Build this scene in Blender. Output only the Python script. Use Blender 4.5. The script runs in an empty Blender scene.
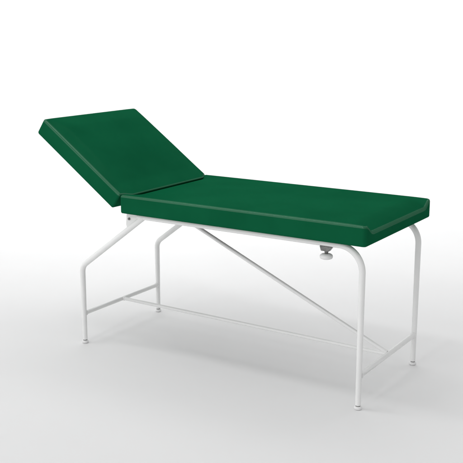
import bpy, bmesh, math
from mathutils import Vector, Matrix

scene = bpy.context.scene
COL = scene.collection

# ------------------------------------------------------------------ camera
PITCH, YAW = math.radians(12.8849), math.radians(32.7231)
CAM = Vector((2.7869, -3.3416, 1.473))
cd = bpy.data.cameras.new('camera')
cam = bpy.data.objects.new('camera', cd)
COL.objects.link(cam)
cam.location = CAM
cam.rotation_euler = (math.pi / 2 - PITCH, 0, YAW)
cd.sensor_width = 36
cd.lens = 908.3 / 463 * 36
cd.clip_end = 200
scene.camera = cam
FWD = Vector((-math.sin(YAW), math.cos(YAW), 0))
RGT = Vector((math.cos(YAW), math.sin(YAW), 0))
GROUND = Vector((CAM.x, CAM.y, 0))


def at(f, r, z=0.0):
    """Point f metres in front of the photographer, r to the right, at height z."""
    return GROUND + FWD * f + RGT * r + Vector((0, 0, z))


# ------------------------------------------------------------------ world and studio lamps
w = bpy.data.worlds.new('World')
scene.world = w
w.use_nodes = True
w.node_tree.nodes['Background'].inputs[0].default_value = (1, 1, 1, 1)
# soft white studio surround: fuller from the front left, dimmer low down on the foot-end side
wt = w.node_tree
wbg = wt.nodes['Background']
wtc = wt.nodes.new('ShaderNodeTexCoord')


def side(vec, lo, hi, a, b):
    d = wt.nodes.new('ShaderNodeVectorMath')
    d.operation = 'DOT_PRODUCT'
    d.inputs[1].default_value = vec
    m = wt.nodes.new('ShaderNodeMapRange')
    m.interpolation_type = 'SMOOTHSTEP'
    for k, v in zip(('From Min', 'From Max', 'To Min', 'To Max'), (lo, hi, a, b)):
        m.inputs[k].default_value = v
    wt.links.new(wtc.outputs['Generated'], d.inputs[0])
    wt.links.new(d.outputs['Value'], m.inputs['Value'])
    return m


dim = side((1.0, 0.0, -0.9), 0.2, 0.9, 0.72, 0.20)
full = side((-0.7, -0.7, -0.6), 0.1, 0.9, 0.95, 1.95)
mul = wt.nodes.new('ShaderNodeMath')
mul.operation = 'MULTIPLY'
wt.links.new(dim.outputs[0], mul.inputs[0])
wt.links.new(full.outputs[0], mul.inputs[1])
wt.links.new(mul.outputs[0], wbg.inputs[1])


def area(name, loc, target, sx, sy, power, spread=180):
    l = bpy.data.lights.new(name, 'AREA')
    l.shape = 'RECTANGLE'
    l.size, l.size_y = sx, sy
    l.energy = power
    l.spread = math.radians(spread)
    o = bpy.data.objects.new(name, l)
    COL.objects.link(o)
    o.location = loc
    o.rotation_euler = (Vector(target) - Vector(loc)).to_track_quat('-Z', 'Y').to_euler()
    return o


# broad softbox high above and behind the couch
area('overhead_softbox', at(5.6, 0.9, 4.4), at(5.0, 0.7, 0), 7.0, 1.4, 13, 90)
# wide light added to wash the sweep behind to white
area('backdrop_fill', at(6.6, 0, 4.5), at(10.2, 0, 2.7), 9.0, 1.0, 235)
# harder key from the long front side
area('key_lamp', (0.7, -5.9, 3.95), (0.7, 0, 0.55), 0.7, 0.7, 37)
# narrow overhead strip added to draw the bright line along the cushion edges
area('edge_highlight_light', (-0.6, -1.1, 3.6), (-0.6, -0.3, 0.7), 2.6, 0.36, 22)

scene.view_settings.view_transform = 'Standard'
scene.view_settings.look = 'None'
scene.view_settings.exposure = 0
scene.view_settings.gamma = 1
scene.render.engine = 'CYCLES'


# ------------------------------------------------------------------ materials
def new_mat(name):
    m = bpy.data.materials.new(name)
    m.use_nodes = True
    nt = m.node_tree
    return m, nt, nt.nodes['Principled BSDF']


def noise(nt, scale, detail=3, rough=0.5):
    tc = nt.nodes.new('ShaderNodeTexCoord')
    n = nt.nodes.new('ShaderNodeTexNoise')
    n.inputs['Scale'].default_value = scale
    n.inputs['Detail'].default_value = detail
    n.inputs['Roughness'].default_value = rough
    nt.links.new(tc.outputs['Object'], n.inputs['Vector'])
    return n


def add_bump(nt, p, tex, strength, dist, prev=None):
    b = nt.nodes.new('ShaderNodeBump')
    b.inputs['Strength'].default_value = strength
    b.inputs['Distance'].default_value = dist
    nt.links.new(tex.outputs[0], b.inputs['Height'])
    if prev:
        nt.links.new(prev.outputs[0], b.inputs['Normal'])
    nt.links.new(b.outputs[0], p.inputs['Normal'])
    return b


def mix_col(nt, p, tex, a, b, lo=0.35, hi=0.65):
    r = nt.nodes.new('ShaderNodeValToRGB')
    r.color_ramp.elements[0].position = lo
    r.color_ramp.elements[1].position = hi
    r.color_ramp.elements[0].color = (*a, 1)
    r.color_ramp.elements[1].color = (*b, 1)
    nt.links.new(tex.outputs[0], r.inputs[0])
    nt.links.new(r.outputs[0], p.inputs['Base Color'])


def rough_var(nt, p, tex, lo, hi):
    m = nt.nodes.new('ShaderNodeMapRange')
    m.inputs['To Min'].default_value = lo
    m.inputs['To Max'].default_value = hi
    nt.links.new(tex.outputs[0], m.inputs['Value'])
    nt.links.new(m.outputs[0], p.inputs['Roughness'])


# green upholstery vinyl with a fine grain; extra gloss put on the top edges for a highlight line
def vinyl(name, gloss, gloss_rough):
    m, nt, p = new_mat(name)
    big = noise(nt, 5, 3)
    mix_col(nt, p, big, (0.0028, 0.088, 0.036), (0.0038, 0.099, 0.041))
    p.inputs['Roughness'].default_value = 0.5
    p.inputs['Specular IOR Level'].default_value = 0.0
    b0 = add_bump(nt, p, big, 0.16, 0.012)
    grain = nt.nodes.new('ShaderNodeTexVoronoi')
    grain.inputs['Scale'].default_value = 700
    tc = nt.nodes.new('ShaderNodeTexCoord')
    nt.links.new(tc.outputs['Object'], grain.inputs['Vector'])
    b1 = add_bump(nt, p, grain, 0.14, 0.0005, b0)
    gl = nt.nodes.new('ShaderNodeBsdfGlossy')
    gl.inputs['Roughness'].default_value = gloss_rough
    gl.inputs['Color'].default_value = (0.68, 1.0, 0.82, 1)
    nt.links.new(b1.outputs[0], gl.inputs['Normal'])
    mx = nt.nodes.new('ShaderNodeMixShader')
    mx.inputs[0].default_value = gloss
    nt.links.new(p.outputs[0], mx.inputs[1])
    nt.links.new(gl.outputs[0], mx.inputs[2])
    nt.links.new(mx.outputs[0], nt.nodes['Material Output'].inputs['Surface'])
    return m


VINYL = vinyl('green_vinyl', 0.003, 0.25)
VINYL_EDGE = vinyl('green_vinyl_edge', 0.050, 0.24)

# white enamelled steel tube
ENAMEL, nt, p = new_mat('white_enamel')
n = noise(nt, 14, 4)
mix_col(nt, p, n, (0.82, 0.825, 0.82), (0.85, 0.85, 0.845))
rough_var(nt, p, n, 0.16, 0.26)
p.inputs['Specular IOR Level'].default_value = 0.45

WHITE_PLASTIC, nt, p = new_mat('white_plastic')
p.inputs['Base Color'].default_value = (0.82, 0.82, 0.82, 1)
rough_var(nt, p, noise(nt, 60), 0.35, 0.5)

DARK_STEEL, nt, p = new_mat('dark_steel')
mix_col(nt, p, noise(nt, 80), (0.16, 0.16, 0.155), (0.24, 0.24, 0.235))
p.inputs['Metallic'].default_value = 0.6
p.inputs['Roughness'].default_value = 0.4

DARK_BOARD, nt, p = new_mat('dark_board')  # unseen boards made dark to deepen the shade beneath the cushions
wv = noise(nt, 20, 6)
mix_col(nt, p, wv, (0.018, 0.019, 0.019), (0.028, 0.029, 0.029))
p.inputs['Roughness'].default_value = 0.7

SWEEP, nt, p = new_mat('white_studio_sweep')
n = noise(nt, 1.3, 4)
mix_col(nt, p, n, (0.797, 0.798, 0.80), (0.810, 0.811, 0.812))
p.inputs['Roughness'].default_value = 0.75
p.inputs['Specular IOR Level'].default_value = 0.25
add_bump(nt, p, noise(nt, 260, 2), 0.05, 0.001)


# ------------------------------------------------------------------ mesh helpers
def link(name, bm, mat, parent=None, smooth=True):
    bmesh.ops.recalc_face_normals(bm, faces=bm.faces)
    me = bpy.data.meshes.new(name)
    bm.to_mesh(me)
    bm.free()
    if smooth:
        for f in me.polygons:
            f.use_smooth = True
    me.materials.append(mat)
    o = bpy.data.objects.new(name, me)
    COL.objects.link(o)
    o.parent = parent
    return o


def tube(bm, path, r, n=28, caps=True):
    """Round tube along a list of points; r a number or a list of radii."""
    path = [Vector(p) for p in path]
    rs = r if isinstance(r, (list, tuple)) else [r] * len(path)
    T = []
    for i in range(len(path)):
        a = path[max(i - 1, 0)]
        b = path[min(i + 1, len(path) - 1)]
        T.append((b - a).normalized())
    ref = Vector((0, 1, 0)) if abs(T[0].y) < 0.9 else Vector((0, 0, 1))
    nrm = (ref - T[0] * ref.dot(T[0])).normalized()
    rings = []
    for i, p0 in enumerate(path):
        nrm = (nrm - T[i] * nrm.dot(T[i])).normalized()
        bi = T[i].cross(nrm)
        rings.append([bm.verts.new(p0 + (nrm * math.cos(k * 2 * math.pi / n) + bi * math.sin(k * 2 * math.pi / n)) * rs[i]) for k in range(n)])
    for a, b in zip(rings, rings[1:]):
        for k in range(n):
            bm.faces.new((a[k], a[(k + 1) % n], b[(k + 1) % n], b[k]))
    if caps:
        bm.faces.new([bm.verts.new(v.co) for v in rings[0][::-1]])
        bm.faces.new([bm.verts.new(v.co) for v in rings[-1]])


def bend(points, radii, seg=14):
    """Polyline with each inner corner replaced by an arc of the given radius."""
    P = [Vector(p) for p in points]
    out = [P[0]]
    for i in range(1, len(P) - 1):
        a = (P[i - 1] - P[i]).normalized()
        b = (P[i + 1] - P[i]).normalized()
        half = a.angle(b) / 2
        d = radii[i - 1] / math.tan(half)
        c = P[i] + (a + b).normalized() * (radii[i - 1] / math.sin(half))
        s, e = P[i] + a * d - c, P[i] + b * d - c
        ang = s.angle(e)
        for k in range(seg + 1):
            t = k / seg
            out.append(c + (s * math.sin((1 - t) * ang) + e * math.sin(t * ang)) / math.sin(ang))
    out.append(P[-1])
    return out


def welded(bm, a, b, r):
    """Straight tube whose two ends flare into a weld bead, a and b on the surfaces they meet."""
    a, b = Vector(a), Vector(b)
    d = (b - a).normalized()
    offs = [(-0.004, 1.30), (0.0, 1.32), (0.002, 1.24), (0.0045, 1.05), (0.0055, 1.0)]
    path = [a + d * o for o, _ in offs] + [b - d * o for o, _ in reversed(offs)]
    tube(bm, path, [r * k for _, k in offs] + [r * k for _, k in reversed(offs)])


def lathe(bm, prof, c, n=32):
    """Profile of (radius, height) turned about a vertical axis at c."""
    rings = []
    for r, z in prof:
        rings.append([bm.verts.new((c[0] + r * math.cos(k * 2 * math.pi / n), c[1] + r * math.sin(k * 2 * math.pi / n), c[2] + z)) for k in range(n)])
    for a, b in zip(rings, rings[1:]):
        for k in range(n):
            bm.faces.new((a[k], a[(k + 1) % n], b[(k + 1) % n], b[k]))
    bm.faces.new(rings[0][::-1])
    bm.faces.new(rings[-1])


def box(bm, lo, hi):
    v = [bm.verts.new((x, y, z)) for x in (lo[0], hi[0]) for y in (lo[1], hi[1]) for z in (lo[2], hi[2])]
    for f in ((0, 1, 3, 2), (4, 6, 7, 5), (0, 4, 5, 1), (2, 3, 7, 6), (0, 2, 6, 4), (1, 5, 7, 3)):
        bm.faces.new([v[i] for i in f])


def smooth_step(a, b, x):
    t = min(max((x - a) / (b - a), 0), 1)
    return t * t * (3 - 2 * t)


def soften(o, width=0.009, seg=4, angle=50):
    b = o.modifiers.new('bevel', 'BEVEL')
    b.width = width
    b.segments = seg
    b.limit_method = 'ANGLE'
    b.angle_limit = math.radians(angle)
    b.use_clamp_overlap = True
    wn = o.modifiers.new('normals', 'WEIGHTED_NORMAL')
    wn.keep_sharp = False
    wn.weight = 50


def cushion(name, length, half, thick, drop_fn, matrix, parent, tight=0.008):
    """Upholstered cushion; local x along its length, top at z = 0.
    drop_fn(x, y) returns (dx, dz) for a point of the top surface."""
    edge = [0.0, 0.022, 0.034, 0.046, 0.058, 0.07, 0.082, 0.094, 0.11, 0.13, 0.16]
    xs = edge + [0.16 + (length - 0.32) * k / 8 for k in range(1, 8)] + [length - e for e in reversed(edge)]
    ys = edge[:] + [0.16 + (2 * half - 0.32) * k / 5 for k in range(1, 5)] + [2 * half - e for e in reversed(edge)]
    bm = bmesh.new()
    nx, ny = len(xs), len(ys)
    top = [[None] * ny for _ in xs]
    for i, x in enumerate(xs):
        for j, yy in enumerate(ys):
            y = yy - half
            dx, dz = drop_fn(x, y)
            u = 2 * x / length - 1
            v = y / half
            puff = 0.0035 * (1 - abs(u) ** 6) * (1 - abs(v) ** 4)
            top[i][j] = bm.verts.new((x + dx, y, dz + puff))
    for i in range(nx - 1):
        for j in range(ny - 1):
            bm.faces.new((top[i][j], top[i + 1][j], top[i + 1][j + 1], top[i][j + 1]))
    loop = [(i, 0) for i in range(nx - 1)] + [(nx - 1, j) for j in range(ny - 1)] + [(i, ny - 1) for i in range(nx - 1, 0, -1)] + [(0, j) for j in range(ny - 1, 0, -1)]
    low = [bm.verts.new((xs[i], ys[j] - half, -thick)) for i, j in loop]
    n = len(loop)
    for k in range(n):
        a, b = loop[k], loop[(k + 1) % n]
        bm.faces.new((top[a[0]][a[1]], top[b[0]][b[1]], low[(k + 1) % n], low[k]))
    bm.faces.new(low)
    bmesh.ops.recalc_face_normals(bm, faces=bm.faces)
    # round the four upright corners, tighter where the two cushions meet
    for i, off in ((0, tight), (nx - 1, 0.016)):
        cl = [low[loop.index((i, j))] for j in (0, ny - 1)]
        up = [e for v in cl for e in v.link_edges if (e.other_vert(v).co.z - v.co.z) > thick * 0.3]
        bmesh.ops.bevel(bm, geom=up, offset=off, segments=5, affect='EDGES', profile=0.5)
    # round the lower and then the upper rim; the upper one takes the added highlight gloss
    bm.faces.ensure_lookup_table()
    base = max(bm.faces, key=lambda f: len(f.verts))
    sides = {f for f in bm.faces if f is not base and any(v.co.z < -thick + 1e-4 for v in f.verts)}
    rim = [e for f in sides for e in f.edges if any(g not in sides and g is not base for g in e.link_faces)]
    bmesh.ops.bevel(bm, geom=list(base.edges), offset=0.008, segments=4, affect='EDGES', profile=0.5)
    bmesh.ops.bevel(bm, geom=list({e for e in rim if e.is_valid}), offset=0.0095, segments=5, affect='EDGES', profile=0.5, material=1)
    bmesh.ops.transform(bm, matrix=matrix, verts=bm.verts)
    o = link(name, bm, VINYL, parent)
    o.data.materials.append(VINYL_EDGE)
    wn = o.modifiers.new('normals', 'WEIGHTED_NORMAL')
    wn.weight = 50
    return o


# ------------------------------------------------------------------ setting: floor running up into a white sweep
CURVE0, RAD, WALL, WIDE, NEAR = 7.6, 2.6, 6.0, 9.0, -4.0


def sheet(name, rows):
    bm = bmesh.new()
    prev = None
    for f, z in rows:
        cur = [bm.verts.new(at(f, -WIDE, z)), bm.verts.new(at(f, WIDE, z))]
        if prev:
            bm.faces.new((prev[0], prev[1], cur[1], cur[0]))
        prev = cur
    o = link(name, bm, SWEEP)
    o['kind'] = 'structure'
    return o


sheet('floor', [(NEAR, 0), (CURVE0, 0)])
sheet('backdrop', [(CURVE0 + RAD * math.sin(a), RAD - RAD * math.cos(a)) for a in [math.pi / 2 * k / 32 for k in range(33)]] + [(CURVE0 + RAD, WALL)])

# ------------------------------------------------------------------ the examination couch
L, H = 1.4113, 0.285            # leg spacing along the couch, half of the width between legs
ZR = 0.6500                     # height of the seat rails
RT = 0.0128                     # radius of the main tubes
PX0, PX1, PW, ZB, ZT = 0.2745, 1.442, 0.3314, 0.6642, 0.7459

couch = bpy.data.objects.new('examination_couch', None)
COL.objects.link(couch)
couch.location = (0, 0, 0)
couch['label'] = 'green padded medical examination couch with raised backrest on white tubular steel legs'
couch['category'] = 'examination couch'


def seat_shape(x, y):
    t = smooth_step(0.0, 0.062, PW - 0.008 - abs(y))
    l = PX1 - PX0
    a = max(0.0, 1 - x / 0.085) ** 1.6 * smooth_step(0.02, 0.09, PW - abs(y))
    b = max(0.0, 1 - (l - x) / 0.080) ** 1.5
    return 0.0, -0.033 * t * (a + b)


cushion('seat_cushion', PX1 - PX0, PW, ZT - ZB, seat_shape, Matrix.Translation((PX0, 0, ZT)), couch)

ANG = math.radians(35.15)
HX, HZ, BL, BT = 0.2745, 0.7465, 0.5340, 0.0800


def back_shape(x, y):
    g = PW - abs(y)
    t = smooth_step(0.0, 0.055, g - 0.004)
    a = max(0.0, 1 - x / 0.06)
    rise = min(1.0, (BL - x) / 0.088) * smooth_step(0.0, 0.30, x) * smooth_step(0.0, 0.07, g)
    return -0.029 * t * a, 0.015 * rise + 0.013 * t * a


c, s = math.cos(ANG), math.sin(ANG)
MB = Matrix(((-c, 0, s, HX), (0, -1, 0, 0), (s, 0, c, HZ), (0, 0, 0, 1)))
cushion('backrest_cushion', BL, PW, BT, back_shape, MB, couch)

# boards under the two cushions, set in from their edges
bm = bmesh.new()
box(bm, (PX0 + 0.05, -0.255, ZB - 0.0125), (PX1 - 0.09, 0.255, ZB + 0.004))
o = link('seat_board', bm, DARK_BOARD, couch, smooth=False)
bm = bmesh.new()
box(bm, (0.06, -0.22, -BT - 0.012), (BL - 0.06, 0.22, -BT + 0.004))
bmesh.ops.transform(bm, matrix=MB, verts=bm.verts)
link('backrest_board', bm, DARK_BOARD, couch, smooth=False)

ZF = 0.018    # tube ends above the floor
JX = 0.372    # where the sloping tube meets the rail
for sy in (-1, 1):
    y = sy * H
    # foot-end leg with its bend into the rail
    bm = bmesh.new()
    leg = bend([(L, y, ZF), (L, y, ZR), (L - 0.18, y, ZR)], [0.098])
    tube(bm, leg, [RT * 0.86] + [RT] * (len(leg) - 1))
    foot_leg = link('leg', bm, ENAMEL, couch)
    # head-end leg with its bend into the sloping tube
    bm = bmesh.new()
    path = bend([(0, y, ZF), (0, y, 0.3755), (JX - 0.004, y, ZR - 0.001)], [0.055])
    tube(bm, path, [RT * 0.86] + [RT] * (len(path) - 1))
    head_leg = link('leg', bm, ENAMEL, couch)
    # levelling feet
    for lg, x in ((foot_leg, L), (head_leg, 0.0)):
        bm = bmesh.new()
        lathe(bm, [(0.0075, 0.010), (0.0098, 0.012), (0.0098, 0.0175), (0.0075, 0.022)], (x, y, 0))
        link('foot_stem', bm, DARK_STEEL, lg)
        bm = bmesh.new()
        lathe(bm, [(0.0125, 0.001), (0.0150, 0.003), (0.0155, 0.009), (0.0145, 0.0125), (0.010, 0.014)], (x, y, 0))
        link('foot_glide', bm, WHITE_PLASTIC, lg)
    # seat rail
    bm = bmesh.new()
    tube(bm, [(JX - 0.035, y, ZR), (L - 0.18, y, ZR)], RT)
    link('seat_rail', bm, ENAMEL, couch)
    # pivot plate with its bolt
    bm = bmesh.new()
    t0 = 0.003
    yo = y - sy * 0.0
    prof = [(0.270, 0.607), (0.275, 0.590), (0.290, 0.583), (0.345, 0.618), (0.372, 0.640), (0.372, 0.662), (0.292, 0.662), (0.274, 0.655)]
    fr = [bm.verts.new((px, yo - t0, pz)) for px, pz in prof]
    bk = [bm.verts.new((px, yo + t0, pz)) for px, pz in prof]
    bm.faces.new(fr)
    bm.faces.new(bk[::-1])
    for k in range(len(prof)):
        bm.faces.new((fr[k], fr[(k + 1) % len(prof)], bk[(k + 1) % len(prof)], bk[k]))
    plate = link('pivot_plate', bm, ENAMEL, couch, smooth=False)
    bm = bmesh.new()
    tube(bm, [(0.289, y - 0.009, 0.634), (0.289, y - 0.0075, 0.634), (0.289, y + 0.0075, 0.634), (0.289, y + 0.009, 0.634)], [0.005, 0.0062, 0.0062, 0.005], n=6)
    link('bolt', bm, DARK_STEEL, plate, smooth=False)
    # link from the pivot plate up to the backrest
    bm = bmesh.new()
    a0 = MB @ Vector((0.05, 0, -BT - 0.006))
    tube(bm, [(0.289, y - sy * 0.012, 0.634), (0.289, y - sy * 0.03, 0.640), (a0.x, y - sy * 0.06, a0.z)], 0.007, n=16)
    link('hinge_arm', bm, ENAMEL, couch)

# cross bars between the legs of each end
for x, z in ((0.0, 0.1462), (L, 0.1386)):
    bm = bmesh.new()
    welded(bm, (x, -H + RT, z), (x, H - RT, z), 0.0098 if x == 0 else 0.0108)
    link('cross_bar', bm, ENAMEL, couch)
# cross bar under the seat that the brace is welded to
bm = bmesh.new()
tube(bm, [(0.445, -H + 0.004, 0.648), (0.445, H - 0.004, 0.648)], 0.010)
link('cross_bar', bm, ENAMEL, couch)
bm = bmesh.new()
tube(bm, [(1.20, -H + 0.004, 0.648), (1.20, H - 0.004, 0.648)], 0.010)
link('cross_bar', bm, ENAMEL, couch)

# long stretcher and diagonal brace on the centre line
bm = bmesh.new()
welded(bm, (0.0098, 0, 0.1462), (L - 0.0108, 0, 0.1386), 0.0082)
link('stretcher', bm, ENAMEL, couch)
bm = bmesh.new()
tube(bm, [(L - 0.006, 0, 0.145), (0.432, 0, 0.572), (0.352, 0, 0.610)], 0.0088)
link('diagonal_brace', bm, ENAMEL, couch)

# clamp with its turn knob under the front rail
KX, KY = 1.258, -H
bm = bmesh.new()
tp, bt = ZR - 0.0115, ZR - 0.031
q = [(KX - 0.026, tp), (KX + 0.028, tp), (KX + 0.013, bt), (KX - 0.020, bt)]
fr = [bm.verts.new((x, KY - 0.010, z)) for x, z in q]
bk = [bm.verts.new((x, KY + 0.010, z)) for x, z in q]
bm.faces.new(fr)
bm.faces.new(bk[::-1])
for k in range(4):
    bm.faces.new((fr[k], fr[(k + 1) % 4], bk[(k + 1) % 4], bk[k]))
clamp = link('clamp_bracket', bm, DARK_STEEL, couch, smooth=False)
soften(clamp, 0.002, 2, 40)
bm = bmesh.new()
lathe(bm, [(0.006, -0.045), (0.008, -0.034), (0.008, -0.030)], (KX, KY, ZR + 0.002))
link('clamp_screw', bm, DARK_STEEL, clamp)
bm = bmesh.new()
lathe(bm, [(0.018, -0.0625), (0.0235, -0.060), (0.0258, -0.0545), (0.0250, -0.048), (0.019, -0.043), (0.010, -0.042)], (KX, KY, ZR))
link('knob', bm, WHITE_PLASTIC, clamp)
